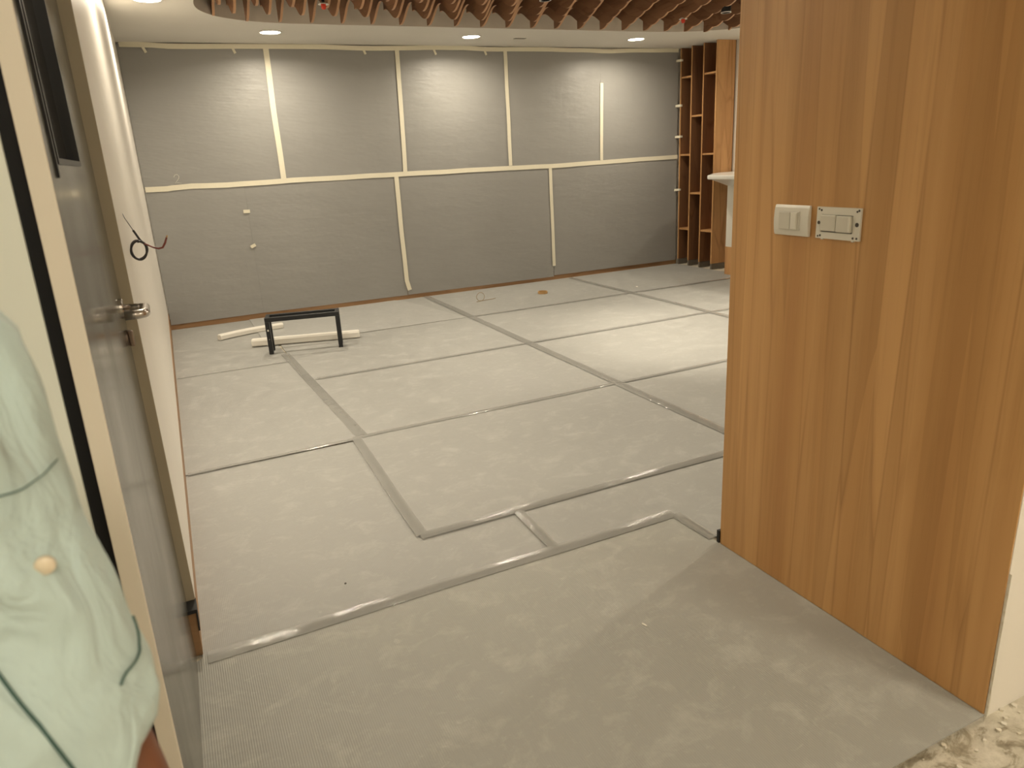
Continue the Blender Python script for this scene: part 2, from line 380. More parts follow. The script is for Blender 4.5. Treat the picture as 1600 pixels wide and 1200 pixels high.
# wavy baffle fins in the recess
bf = empty('baffle_ceiling', (3.1, 4.45, 2.86), 'brown wooden wave-edged baffle ceiling hanging inside the rounded ceiling recess', 'ceiling baffles')
def yspan(x):
    ys = []
    for i in range(n):
        (xa, ya), (xb, yb) = H[i], H[(i+1) % n]
        if (xa-x)*(xb-x) <= 0 and xa != xb: ys.append(ya+(yb-ya)*(x-xa)/(xb-xa))
    return (min(ys), max(ys)) if len(ys) >= 2 else None
k0 = -21
for k in range(-21, 22):
    x = 3.16+k*.1222
    if x < X0+.06 or x > X1-.06: continue
    sp = yspan(x)
    if not sp: continue
    ya, yb = sp[0]+.03, min(6.385, sp[1]-.012)
    if yb-ya < .4: continue
    y0 = 6.07 if k % 2 == 0 else 5.78
    N = int((yb-ya)/.02); bot = []
    for i in range(N+1):
        y = ya+(yb-ya)*i/N; bot.append((y, 2.567-.056*math.cos(2*PI*(y-y0)/.58)))
    f = MB(); t = .009; top = 2.855
    vs = []
    for y, z in bot: vs += [(x-t, y, z), (x+t, y, z), (x+t, y, top), (x-t, y, top)]
    fs = [(0, 1, 2, 3), (4*N, 4*N+1, 4*N+2, 4*N+3)]
    for i in range(N):
        a, c = 4*i, 4*i+4
        fs += [(a, a+1, c+1, c), (a+1, a+2, c+2, c+1), (a+3, a, c, c+3)]
    fo = f.add(vs, fs).build('baffle_fin', M['finwood'], bf); fo.data.materials.append(M['finedge'])
    for p in fo.data.polygons:
        if abs(p.normal.x) < .5 and p.normal.z < .95: p.material_index = 1

# ------------------------------------------------------------------ lights
def downlight(x, y, z, label, r=.082):
    t = empty('downlight', (x, y, z), label, 'ceiling light', 'recessed round ceiling downlights')
    MB().lathe([(r+.004, 0), (r+.016, -.001), (r+.014, -.007), (r+.001, -.006), (r-.002, -.001), (r+.004, 0)], (x, y, z), 40).build('trim_ring', M['ring'], t, smooth=True)
    MB().lathe([(0, -.004), (r, -.004), (r, -.0005), (0, -.0005)], (x, y, z), 40).build('diffuser', M['lamp'], t)
    ld = bpy.data.lights.new('bulb', 'AREA'); ld.shape = 'DISK'; ld.size = 2*r; ld.energy = DOWNW; ld.color = WARM; ld.spread = math.radians(160)
    lo = bpy.data.objects.new('bulb', ld); COL.objects.link(lo); lo.parent = t; lo.location = (0, 0, -.006)
downlight(.152, 5.80, CZ, 'lit round downlight close to the left wall, partly cut by the top of the photo')
downlight(1.089, 6.955, CZ, 'lit round downlight in the white soffit above the leftmost tape seam of the far wall')
downlight(2.952, 7.00, CZ, 'lit round downlight in the white soffit above the middle of the far wall')
downlight(4.826, 6.977, CZ, 'lit round downlight in the white soffit nearest the open bookshelf')
downlight(.152, 3.55, CZ, 'lit round downlight over the left wall, above the photo')
downlight(5.86, 4.9, CZ, 'lit round downlight over the white counter, hidden by the oak panel')
pt = empty('added_panel_light', (-.15, -1.1, 2.62), 'unseen square ceiling panel light added in the corridor for brightness, the one on the left behind the camera', 'ceiling light')  # assumed fixture out of view, added to brighten the entrance and oak panel
MB().box((-.47, -1.42, 2.600), (.17, -.78, 2.6195)).build('frame', M['ring'], pt, bevel=.002)
MB().box((-.45, -1.40, 2.597), (.15, -.80, 2.600)).build('diffuser', M['addedpanel'], pt)
pt = empty('added_panel_light', (2.4, -1.1, 2.62), 'unseen square ceiling panel light added in the corridor for brightness, the one on the right behind the camera', 'ceiling light')  # second assumed fixture, added to brighten the near right wall and concrete
MB().box((2.08, -1.42, 2.600), (2.72, -.78, 2.6195)).build('frame', M['ring'], pt, bevel=.002)
MB().box((2.10, -1.40, 2.597), (2.70, -.80, 2.600)).build('diffuser', M['addedpanel2'], pt)
def spot(x, y, zb, label, aim, power, ang=70):
    t = empty('spotlight', (x, y, 2.86), label, 'spotlight', 'black cylinder spotlights among the baffles')
    MB().lathe([(0, 2.86), (.042, 2.86), (.042, zb), (.037, zb), (.037, zb+.03), (0, zb+.03)], (x, y, 0), 32).build('housing', M['black'], t)
    MB().lathe([(.0375, zb-.001), (.044, zb-.001), (.044, zb+.005), (.0375, zb+.005), (.0375, zb-.001)], (x, y, 0), 32).build('rim', M['ring'], t)
    ld = bpy.data.lights.new('bulb', 'SPOT'); ld.energy = power; ld.color = WARM; ld.spot_size = math.radians(ang); ld.spot_blend = .7; ld.shadow_soft_size = .05
    lo = bpy.data.objects.new('bulb', ld); COL.objects.link(lo); lo.parent = t
    p = Vector((x, y, zb-.004)); lo.location = p-Vector(t.location)
    lo.rotation_euler = (Vector(aim)-p).to_track_quat('-Z', 'Y').to_euler()
spot(4.66, 5.40, 2.50, 'black cylinder spotlight among the baffles near the oak panel', (4.3, 4.9, 0), SPOT)
spot(2.81, 5.22, 2.50, 'cylinder spotlight with a pale rim at the top middle of the photo', (2.7, 5.0, 0), SPOT*.8)
spot(3.55, 4.30, 2.50, 'black cylinder spotlight shining on the brightest floor sheet', (3.75, 4.45, 0), SPOT*1.3, 62)
spot(4.80, 2.92, 2.50, 'black cylinder spotlight behind the oak panel', (3.6, 2.7, 0), SPOT*1.6, 140)
spot(1.3, 4.3, 2.50, 'added out-of-view black cylinder spotlight above the left floor sheets, the one nearer the stand', (1.3, 4.2, 0), SPOT*.7, 110)  # assumed spot out of view, added to light the left floor
spot(1.3, 2.8, 2.50, 'added out-of-view black cylinder spotlight above the left floor sheets, the one nearer the door', (1.3, 2.7, 0), SPOT*.5, 110)  # assumed like the one above, set where the oak panel throws no shadow

def sprinkler(x, y, z, label):
    t = empty('fire_sprinkler', (x, y, 2.86), label, 'sprinkler', 'ceiling sprinklers')
    MB().tube([(x, y, 2.859), (x, y, z+.01)], .011, 12).build('pipe', M['blackstrip'], t)
    MB().lathe([(.0, z+.016), (.016, z+.014), (.036, z+.004), (.038, z), (.034, z), (0, z+.006)], (x, y, 0), 28).build('escutcheon', M['ring'], t, smooth=True)
    MB().lathe([(0, z+.004), (.017, z+.004), (.018, z-.014), (.013, z-.030), (0, z-.032)], (x, y, 0), 20).build('protective_cap', M['red'], t, smooth=True)
sprinkler(1.276, 5.66, 2.508, 'sprinkler with a red cap at the left end of the ceiling baffles')
sprinkler(4.51, 5.79, 2.512, 'sprinkler with an orange-red cap at the right of the baffles, above the bookshelf')
MB().box((3.44, 7.035, CZ-.003), (3.56, 7.085, CZ)).build('ceiling_sensor', M['greychip'], None, label='small grey slot plate in the white soffit right of the middle downlight', category='sensor')

# ------------------------------------------------------------------ wall sheets
def wsheet(x0, x1, z0, z1, y, label, ztilt=0):
    nx = max(4, int((x1-x0)/.08)); nz = 14; g = MB(); vs = []
    for j in range(nz+1):
        for i in range(nx+1):
            u, v_ = i/nx, j/nz
            e = min(u, 1-u)*4; e = min(1, e); bul = noise.noise(Vector((x0+u*2.1, v_*2.3+z0*3, 1.7)))*.006*e
            vs.append((x0+(x1-x0)*u, y-.005-abs(bul), z0+ztilt*u*(1-v_)+(z1-z0)*v_))
    m_ = len(vs); vs += [(a, y, c) for a, _, c in vs]; fs = []
    W = nx+1
    for j in range(nz):
        for i in range(nx):
            a = j*W+i; fs += [(a, a+1, a+1+W, a+W), (a+m_, a+W+m_, a+1+W+m_, a+1+m_)]
    for i in range(nx): fs += [(i, i+m_, i+1+m_, i+1), (nz*W+i, nz*W+i+1, nz*W+i+1+m_, nz*W+i+m_)]
    for j in range(nz): fs += [(j*W, (j+1)*W, (j+1)*W+m_, j*W+m_), (j*W+nx, j*W+nx+m_, (j+1)*W+nx+m_, (j+1)*W+nx)]
    g.add(vs, fs)
    o = g.build('protection_sheet', M['wallsheet'], None, smooth=False, label=label, category='wall sheet', group='grey sheets taped over the far wall')
    return o
ysh = YF-.016
s1 = wsheet(-.112, 1.12, 1.305, 2.52, ysh, 'grey sheet of the upper row on the far wall, at the left wall')
wsheet(1.1205, 2.37, 1.305, 2.52, ysh, 'grey sheet of the upper row, second from the left wall')
wsheet(2.374, 3.57, 1.305, 2.52, ysh, 'brightly lit middle grey sheet of the upper row')
wsheet(3.574, 4.7595, 1.305, 2.52, ysh, 'grey sheet of the upper row left of the short tape strip')
wsheet(4.760, 5.845, 1.305, 2.52, ysh, 'grey sheet of the upper row beside the open bookshelf')
wsheet(-.112, .7475, .045, 1.30, ysh, 'narrow grey sheet of the lower row at the left wall', .006)
wsheet(.748, 2.26, .050, 1.30, ysh, 'grey sheet of the lower row behind the black metal stand', -.010)
wsheet(2.265, 4.07, .042, 1.30, ysh, 'wide grey sheet of the lower row in the middle of the far wall', -.008)
wsheet(4.075, 5.845, .048, 1.30, ysh, 'grey sheet of the lower row beside the foot of the bookshelf', 0)
# hand-written 2 on the first sheet
cv = [(.150, 1.400), (.160, 1.418), (.180, 1.422), (.194, 1.408), (.190, 1.388), (.168, 1.362), (.150, 1.345), (.175, 1.349), (.205, 1.343)]
MB().tube([(x, ysh-.0125, z) for x, z in cv], 0.0013, 6).build('handwritten_numeral', M['chip'], s1)

def wtape(pts, w, label, y=None, group='cream masking tape on the far wall', jag=.004, cat='masking tape'):
    """strip of masking tape following pts (x,z) on the far wall"""
    y = (ysh-.0135) if y is None else y; L = []
    for (xa, za), (xb, zb) in zip(pts[:-1], pts[1:]):
        k = max(2, int(math.hypot(xb-xa, zb-za)/.12))
        for i in range(k): L.append(Vector((xa+(xb-xa)*i/k, za+(zb-za)*i/k)))
    L.append(Vector(pts[-1])); vs = []
    for i, p in enumerate(L):
        d = (L[min(i+1, len(L)-1)]-L[max(i-1, 0)]).normalized(); nrm = Vector((-d.y, d.x))
        j1 = noise.noise(Vector((p.x*3+5, p.y*3, w*50)))*jag
        a = p+nrm*(w/2+j1); c = p-nrm*(w/2-j1)
        vs += [(a.x, y, a.y), (c.x, y, c.y), (c.x, y+.0012, c.y), (a.x, y+.0012, a.y)]
    fs = [(0, 1, 2, 3), tuple(4*(len(L)-1)+q for q in range(4))]
    for i in range(len(L)-1):
        a, c = 4*i, 4*i+4
        for q in range(4): fs.append((a+q, a+(q+1) % 4, c+(q+1) % 4, c+q))
    return MB().add(vs, fs).build('masking_tape', M['masking'], None, label=label, category=cat, group=group)
wtape([(-.105, 1.302), (.08, 1.300), (.12, 1.305), (.29, 1.312), (.60, 1.302), (1.2, 1.310), (2.27, 1.306), (3.2, 1.302), (4.08, 1.294), (4.9, 1.305), (5.85, 1.312)], .047,
      'long horizontal cream masking tape between the upper and lower grey sheets')
wtape([(1.124, 2.50), (1.116, 1.97), (1.123, 1.325)], .050, 'vertical masking tape of the upper row nearest the left wall', ysh-.0150)
wtape([(2.383, 2.50), (2.372, 1.9), (2.355, 1.325)], .044, 'vertical masking tape left of the brightest upper sheet', ysh-.0150)
wtape([(3.573, 2.50), (3.573, 1.9), (3.569, 1.325)], .042, 'vertical masking tape right of the brightest upper sheet', ysh-.0150)
wtape([(4.767, 2.165), (4.752, 1.325)], .040, 'short vertical masking tape that stops below the ceiling', ysh-.0150)
wtape([(2.255, 1.285), (2.255, .7), (2.262, .20), (2.285, .093)], .046, 'vertical masking tape of the lower row with a bent foot, left of centre', ysh-.0150)
wtape([(4.067, 1.275), (4.073, .161)], .040, 'vertical masking tape of the lower row right of centre', ysh-.0150)
wtape([(-.09, 2.515), (.3, 2.500), (.9, 2.508), (1.6, 2.512), (2.3, 2.505), (3.1, 2.512), (4.0, 2.505), (4.9, 2.500), (5.84, 2.512)], .042, 'long masking tape along the top of the far wall under the soffit', ysh-.0165, jag=.012)
for x, lab in ((.10, 'torn tape tab at the top left corner of the far wall'), (.84, 'torn tape tab left of the first ceiling-high tape strip'), (2.05, 'torn tape tab under the soffit above the second sheet'),
               (2.78, 'torn tape tab under the soffit left of the middle downlight'), (3.34, 'torn tape tab under the soffit beside the middle downlight')):
    wtape([(x-.01, 2.50), (x+.012, 2.448)], .022, lab, ysh-.0180, 'torn tape tabs under the soffit', jag=.001, cat='tape tab')
wtape([(.705, 1.049), (.765, 1.047)], .032, 'small white tape piece, the upper of two on the lower left seam', ysh-.0150, 'small tape pieces', .001, 'tape piece')
wtape([(.722, .708), (.768, .728)], .030, 'small tilted tape piece, the lower of two on the lower left seam', ysh-.0150, 'small tape pieces', .001, 'tape piece')

# ------------------------------------------------------------------ open bookshelf
bs = empty('bookshelf', (5.98, 7.2, 0), 'tall open oak bookshelf with narrow staggered compartments beside the far wall', 'bookshelf')
ups = [7.535, 7.335, 7.125, 6.905]
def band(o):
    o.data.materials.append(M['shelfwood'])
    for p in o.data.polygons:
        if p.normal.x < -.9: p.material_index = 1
for y in ups:
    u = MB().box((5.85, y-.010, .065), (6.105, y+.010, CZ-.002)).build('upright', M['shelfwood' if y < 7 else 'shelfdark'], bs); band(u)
    MB().box((5.853, y-.012, .0), (6.105, y+.012, .062)).build('plinth', M['darkskirt'], u)
for c, zs in ((0, (.445, 1.33, 2.207)), (1, (.88, 1.765)), (2, (.445, 1.33, 2.205))):
    for z in zs: MB().box((5.856, ups[c+1]+.0105, z-.010), (6.105, ups[c]-.0105, z+.010)).build('shelf', M['shelfwood'], bs)
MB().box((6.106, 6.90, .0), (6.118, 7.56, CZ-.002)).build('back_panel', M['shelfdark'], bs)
for z, w_, lab in ((2.397, .05, 'tape piece holding the sheet edge to the shelf, topmost of four'), (1.896, .05, 'tape piece on the shelf edge, second from the top'),
                   (1.542, .07, 'tape piece on the shelf edge just above the long tape'), (.917, .045, 'tape piece on the shelf edge below the long tape')):
    MB().hexa([(5.805, ysh-.013, z-.013), (5.846, 7.5235, z-.010), (5.846+w_*.5, 7.5235, z-.008), (5.846, ysh-.010, z-.013),
               (5.805, ysh-.013, z+.013), (5.846, 7.5235, z+.016), (5.846+w_*.5, 7.5235, z+.014), (5.846, ysh-.010, z+.013)]).build('masking_tape', M['masking'], None, label=lab, category='tape piece', group='tape pieces on the bookshelf edge')

# counter
ct = empty('counter', (5.9, 6.0, 0), 'white counter with rounded overhanging top on an oak-footed base before the bookshelf', 'counter')
prof = []
top = [(6.115, 4.6), (5.40, 4.6), (5.345, 4.66), (5.33, 4.75), (5.33, 6.33)]
for k in range(7):
    a = PI-k/6*PI*.30; top.append((5.43+.10*math.cos(a), 6.35+.10*math.sin(a)))
top += [(5.70, 6.745), (5.90, 6.86), (6.115, 6.89)]
MB().prism(top, 1.075, 1.12, 'z').build('countertop', M['counter'], ct, bevel=.012)
MB().add([(5.40, 4.7, 1.075), (6.115, 4.7, 1.075), (6.115, 6.52, 1.075), (5.40, 6.42, 1.075), (5.735, 4.7, .985), (6.115, 4.7, .985), (6.115, 6.52, .985), (5.735, 6.52, .985)],
         [(0, 1, 2, 3), (4, 5, 6, 7), (0, 1, 5, 4), (1, 2, 6, 5), (2, 3, 7, 6), (3, 0, 4, 7)]).build('corbel', M['counter'], ct)
MB().box((5.74, 4.7, .315), (6.115, 6.53, .985)).build('front_panel', M['whitelam'], ct)
MB().box((5.738, 4.7, 0.0), (6.115, 6.532, .315)).build('base_panel', M['shelfwood'], ct)

# ------------------------------------------------------------------ floor sheets
FG = 'grey protection sheets laid over the floor'
def fsheet(poly, z, label, m_='floorsheet', t=.0025):
    """thin sheet, gently wavy, cut to the outline poly"""
    MB().prism(poly, z-t, z, 'z').build('floor_sheet', M[m_], None, label=label, category='floor sheet', group=FG)
fsheet([(-.121, 5.645), (.70, 5.625), (.70, 5.93), (.66, 7.57), (-.116, 7.57)], -.0015, 'floor sheet in the far left corner under the white foam strips')
fsheet([(.60, 6.262), (2.41, 6.245), (2.17, 7.50), (2.10, 7.572), (.60, 7.572)], .0035, 'pale floor sheet along the far wall behind the black stand, lying on its neighbours', 'floorsheet2')
fsheet([(2.20, 6.235), (2.428, 6.235), (2.455, 7.572), (2.11, 7.572)], -.0005, 'narrow floor sheet strip between the pale back sheet and the strap curl')
fsheet([(2.434, 6.25), (4.268, 6.24), (4.262, 7.572), (2.46, 7.572)], .0, 'floor sheet at the far wall with the strap curl and tape ring on it')
fsheet([(4.276, 6.25), (5.84, 6.27), (5.84, 7.572), (4.268, 7.572)], .0, 'floor sheet in front of the bookshelf')
fsheet([(.702, 5.01), (2.418, 5.018), (2.432, 6.24), (.71, 6.24)], .0015, 'floor sheet under the feet of the black metal stand')
fsheet([(2.422, 5.02), (4.268, 5.035), (4.272, 6.235), (2.436, 6.235)], .0005, 'floor sheet in the second row, right of the stand')
fsheet([(4.274, 5.035), (6.11, 5.03), (6.11, 6.24), (4.278, 6.245)], .0, 'floor sheet beside the foot of the white counter')
fsheet([(-.126, 3.685), (.787, 3.69), (.758, 5.005), (.699, 5.008), (.699, 5.618), (-.122, 5.635)], .001, 'floor sheet along the left wall in front of the foam strips')
fsheet([(.79, 3.735), (2.424, 3.76), (2.415, 5.008), (.76, 5.0)], .0015, 'floor sheet in the middle of the floor, third row')
fsheet([(2.432, 3.755), (4.27, 3.75), (4.27, 5.03), (2.42, 5.01)], .0, 'brightest floor sheet, under the spotlight')
fsheet([(4.278, 3.75), (6.11, 3.75), (6.11, 5.025), (4.278, 5.03)], .0, 'floor sheet at the right, mostly behind the oak panel')
fsheet([(-.126, 2.10), (1.14, 2.10), (1.14, 2.52), (.78, 2.52), (.782, 3.682), (-.126, 3.6805)], -.002, 'L-shaped floor sheet along the left wall beyond the door')
fsheet([(.712, 2.497), (2.436, 2.508), (2.432, 3.748), (.748, 3.728)], .002, 'large floor sheet in the middle, in front of the third row')
fsheet([(2.442, 2.51), (4.27, 2.51), (4.27, 3.742), (2.438, 3.748)], .0, 'floor sheet right of the large middle one, cut off by the oak panel')
fsheet([(1.115, 2.10), (1.69, 2.10), (1.69, 1.885), (4.3, 1.885), (4.3, 2.502), (1.135, 2.490)], .0, 'floor sheet at the corner of the oak panel')
fsheet([(-.175, 1.66), (-.158, 2.10), (-.12, 2.125), (1.12, 2.145), (1.655, 2.130), (1.664, 1.86), (1.664, .873), (.95, .866), (.2, .868), (-.19, .872)], .0045, 'large dusty grey sheet covering the entrance floor in the foreground', 'entrysheet')
# packing tape over the seams
def ftape(p, q, w, label, z=.0055, cross=0):
    p, q = Vector(p), Vector(q); d = (q-p); Ln = d.length; d.normalize(); nn = Vector((-d.y, d.x)); k = max(3, int(Ln/.025)); vs = []
    for i in range(k+1):
        c = p+d*Ln*i/k; off = noise.noise(Vector((c.x*1.3, c.y*1.3, w*30)))*.008
        for s_ in (-1, -.33, .33, 1):
            e = c+nn*(w/2*s_+off); zz = z+.0016*noise.noise(Vector((e.x*22, e.y*22, 3)))+(.0016 if abs(s_) < .5 else 0)
            vs.append((e.x, e.y, zz))
    m_ = len(vs); fs = []
    for i in range(k):
        for j in range(3): a = i*4+j; fs.append((a, a+1, a+5, a+4))
    to = MB().add(vs, fs).build('packing_tape', M['ptape'], None, smooth=True, label=label, category='packing tape', group='clear packing tape over the floor seams')
    if sum(p.normal.z for p in to.data.polygons) < 0: to.data.flip_normals()
ftape((-.11, 2.112), (1.66, 2.142), .062, 'clear tape with bright glints along the far edge of the foreground sheet', .0075)
ftape((.70, 2.500), (2.5, 2.512), .055, 'clear tape along the near edge of the large middle sheet')
ftape((1.128, 2.50), (1.122, 2.14), .045, 'short clear tape joining two cross seams near the middle foreground')
ftape((1.664, 2.13), (1.676, 1.905), .05, 'short clear tape running to the foot of the oak panel', .0075)
ftape((-.11, 3.682), (.72, 3.70), .035, 'clear tape from the left wall on the seam past the long left sheets')
ftape((.72, 3.715), (4.2, 3.752), .04, 'long clear tape across the floor in front of the bright sheet')
ftape((.735, 3.70), (.712, 2.50), .05, 'clear tape down the left edge of the large middle sheet')
ftape((.69, 5.90), (.775, 3.74), .065, 'clear tape from the stand towards the viewer on the left seam', .0035)
ftape((.78, 5.006), (5.72, 5.03), .045, 'long clear tape across the floor behind the bright sheet')
ftape((2.43, 6.243), (5.72, 6.255), .045, 'clear tape across the floor nearest the far wall')
ftape((2.458, 7.55), (2.440, 2.56), .07, 'long clear tape running from the far wall through the middle of the floor')
ftape((4.262, 7.52), (4.274, 2.6), .06, 'long clear tape running from the far wall on the right')
ftape((-.11, 5.64), (.70, 5.625), .03, 'clear tape from the left wall in front of the foam strips')

# rubble at the foot of the near right wall
rb = MB()
for i in range(60):
    x = random.uniform(1.1, 2.1); y = random.uniform(.80, .868) if x < 1.69 else random.uniform(.82, .872); r = random.uniform(.002, .008)
    if x < 1.64 and random.random() < .6: continue
    c = Vector((x, y, -.006+r*.5)); pv = []
    for a in range(6):
        for e in (-.6, .6): pv.append(c+Vector((math.cos(a*PI/3)*r*random.uniform(.6, 1.2), math.sin(a*PI/3)*r*random.uniform(.6, 1.2), e*r*.8)))
    rb.add(pv, [(0, 2, 4, 6, 8, 10), (1, 3, 5, 7, 9, 11)]+[(2*a, (2*a+2) % 12, (2*a+3) % 12, 2*a+1) for a in range(6)])
rb.build('plaster_rubble', M['plaster'], None, kind='stuff', label='loose plaster crumbs on the rough concrete at the foot of the oak panel', category='rubble')

# ------------------------------------------------------------------ switches on the oak panel
XP = 1.665
def xbox(y0, y1, z0, z1, d0, d1): return MB().box((XP-d1, y0, z0), (XP-d0, y1, z1))
def tilt(o_list, cy, cz, ang):
    R_ = Matrix.Translation((XP, cy, cz)) @ Matrix.Rotation(ang, 4, 'X') @ Matrix.Translation((-XP, -cy, -cz))
    for o in o_list: o.data.transform(R_)
t = empty('light_switch', (XP, 1.608, 1.2), 'square ivory light switch with its cover plate on, the left one on the oak panel', 'light switch')
a = MB()
# curved cover plate
Y0p, Y1p, Z0p, Z1p = 1.543, 1.674, 1.156, 1.243; vs = []; K = 12
for i in range(K+1):
    v_ = i/K; z = Z0p+(Z1p-Z0p)*v_; d = .006+.006*math.sin(PI*v_)**.6
    vs += [(XP-d, Y0p, z), (XP-d, Y1p, z), (XP, Y1p, z), (XP, Y0p, z)]
fs = [(0, 1, 2, 3), (4*K, 4*K+1, 4*K+2, 4*K+3)]
for i in range(K):
    for q in range(4): fs.append((4*i+q, 4*i+(q+1) % 4, 4*i+4+(q+1) % 4, 4*i+4+q))
MB().add(vs, fs).build('cover_plate', M['plastic'], t, bevel=.001)
fr_ = xbox(1.574, 1.652, 1.172, 1.226, .0115, .0132).build('inner_frame', M['plastic2'], t, bevel=.001)
xbox(1.6085, 1.6505, 1.175, 1.2235, .0132, .0155).build('blank_module', M['plastic2'], t, bevel=.001)
xbox(1.581, 1.6065, 1.175, 1.2235, .0132, .0160).build('rocker', M['plastic'], t, bevel=.001)
xbox(1.583, 1.5875, 1.180, 1.219, .0160, .0172).build('rocker_ridge', M['plastic'], t)
t = empty('light_switch', (XP, 1.445, 1.2), 'ivory switch without its cover, screw holes showing, right one on the oak panel', 'light switch')
pl = MB()
y0, y1, z0, z1 = 1.372, 1.518, 1.156, 1.242
for a_ in ((y0, y1, z1-.020, z1), (y0, y1, z0, z0+.018), (y0, y0+.024, z0+.018, z1-.020), (y1-.016, y1, z0+.018, z1-.020)):
    q = xbox(*a_, 0, .006); pl.add(q.v, q.f)
for yy in (y0+.022, y1-.022):
    q = xbox(yy-.004, yy+.004, z0-.003, z0, 0, .005); pl.add(q.v, q.f)
o1 = pl.build('mounting_frame', M['plastic'], t)
xbox(y0+.02, y1-.014, z0+.016, z1-.018, .0004, .0020).build('back_box', M['hole'], o1)
hl = []
for yy, zz, r in ((1.510, z1-.006, .0026), (1.502, z1-.009, .0030), (1.384, z1-.009, .0028), (1.378, z1-.006, .0030), (1.510, z0+.006, .0026), (1.502, z0+.008, .0030), (1.392, z0+.007, .0032), (1.380, z0+.007, .0030), (1.509, 1.199, .0048), (1.382, 1.199, .0058)):
    MB().lathe([(0, -.0068), (r, -.0068), (r, -.004), (0, -.004)], (XP, yy, zz), 12, 'x').build('screw_hole', M['hole'], o1)
xbox(1.449, 1.4995, 1.1775, 1.2215, .002, .0125).build('rocker', M['plastic2'], t, bevel=.002)
r1 = xbox(1.3985, 1.4465, 1.1765, 1.2205, .002, .0125).build('rocker', M['plastic2'], t, bevel=.002)
xbox(1.3985, 1.4050, 1.179, 1.218, .0125, .0150).build('rocker_ridge', M['plastic'], r1)

# ------------------------------------------------------------------ wire on the left wall
cw = empty('electric_cable', (-.115, 2.62, 1.32), 'black electric cable coiled in a loop hanging out of the left wall', 'cable')
p0 = [(-.118, 2.64, 1.324), (-.107, 2.56, 1.300), (-.091, 2.55, 1.264), (-.080, 2.555, 1.238)]
loop = []
for k in range(53):
    a = PI*.30+k/52*2*PI*2.1
    rr = .0255+.0022*math.sin(k*.55)
    loop.append((-.086+rr*.92*math.cos(a), 2.55+.010*math.sin(k*.21), 1.203+rr*1.06*math.sin(a)))
MB().tube(p0, .0011, 8).build('lead', M['cablegrey'], cw, smooth=True)
MB().tube([p0[2], p0[3]]+loop, .0034, 10).build('coil', M['cablegrey'], cw, smooth=True)
tail = [(-.074, 2.548, 1.225), (-.060, 2.53, 1.219), (-.044, 2.52, 1.210), (-.030, 2.51, 1.206), (-.018, 2.50, 1.209), (-.009, 2.50, 1.222), (-.002, 2.50, 1.238)]
MB().tube(tail, [.0026, .0026, .0027, .0030, .0031, .0031, .0029], 10).build('red_wire_end', M['cablered'], cw, smooth=True, label='red brown wire end')
MB().tube([tail[-1], (.001, 2.50, 1.244)], .0020, 8).build('copper_tip', M['tanroll'], cw)

# ------------------------------------------------------------------ metal stand
st = empty('metal_stand', (.86, 5.97, 0), 'low black square-tube metal frame stand on the floor near the far wall', 'metal stand')
def SP(u, v_, z):   # u along the length, v across
    a = Vector((.580, 5.955, z)); ex = Vector((.565, -.125, 0)).normalized(); ey = Vector((.125, .565, 0)).normalized()
    return a+ex*u+ey*v_
def sbox(u0, u1, v0, v1, z0, z1):
    c = [SP(u0, v0, z0), SP(u1, v0, z0), SP(u1, v1, z0), SP(u0, v1, z0), SP(u0, v0, z1), SP(u1, v0, z1), SP(u1, v1, z1), SP(u0, v1, z1)]
    return MB().hexa(c)
Ls, Ws, th, hs = .582, .165, .034, .298
for u0 in (0, Ls-th):
    for v0 in (0, Ws-th):
        if u0 > 0 and v0 > 0: pass
        sbox(u0, u0+th, v0, v0+th, .002, hs-th).build('leg', M['black'], st, bevel=.002)
for v0 in (0, Ws-th): sbox(0, Ls, v0, v0+th, hs-th, hs).build('rail', M['black'], st, bevel=.002)
for u0 in (0, Ls-th): sbox(u0, u0+th, th, Ws-th, hs-th, hs-.0005).build('rail', M['black'], st, bevel=.002)
sbox(th*.5-.006, th*.5+.006, -.0012, 0, .19, .204).build('paint_spot', M['chip'], st)
sbox(th*.5-.003, th*.5+.004, -.0012, 0, .12, .128).build('paint_spot', M['greychip'], st)

# ------------------------------------------------------------------ foam strips
def strip(pts, w, h, z, name, label, mat_, grp, cat):
    P_ = [Vector(p) for p in pts]; vs = []
    sec = [(-.5, .15), (-.5, .75), (-.32, 1), (.32, 1), (.5, .75), (.5, .15), (.35, 0), (-.35, 0)]
    for i, p in enumerate(P_):
        d = (P_[min(i+1, len(P_)-1)]-P_[max(i-1, 0)]).normalized(); nn = Vector((-d.y, d.x))
        k = .93 if i in (0, len(P_)-1) else 1
        for a_, c_ in sec:
            e = p+nn*a_*w*k; vs.append((e.x, e.y, z+c_*h*(k if c_ > .5 else 1)))
    q = 8; N_ = len(P_); fs = [tuple(range(q)), tuple(range((N_-1)*q, N_*q))]
    for i in range(N_-1):
        for j in range(q): fs.append((i*q+j, i*q+(j+1) % q, (i+1)*q+(j+1) % q, (i+1)*q+j))
    MB().add(vs, fs).build(name, mat_, None, label=label, category=cat, group=grp)
strip([(.262, 6.78), (.27, 6.785), (.40, 6.845), (.55, 6.895), (.72, 6.925), (.825, 6.930), (.835, 6.93)], .055, .050, .002, 'foam_strip', 'shorter bent white foam strip lying by the far wall', M['foam'], 'white foam strips', 'foam strip')
strip([(.492, 6.335), (.50, 6.333), (.80, 6.24), (1.10, 6.155), (1.34, 6.085), (1.35, 6.082)], .060, .062, .0045, 'foam_strip', 'longer straight white foam strip lying behind the black stand', M['foam'], 'white foam strips', 'foam strip')

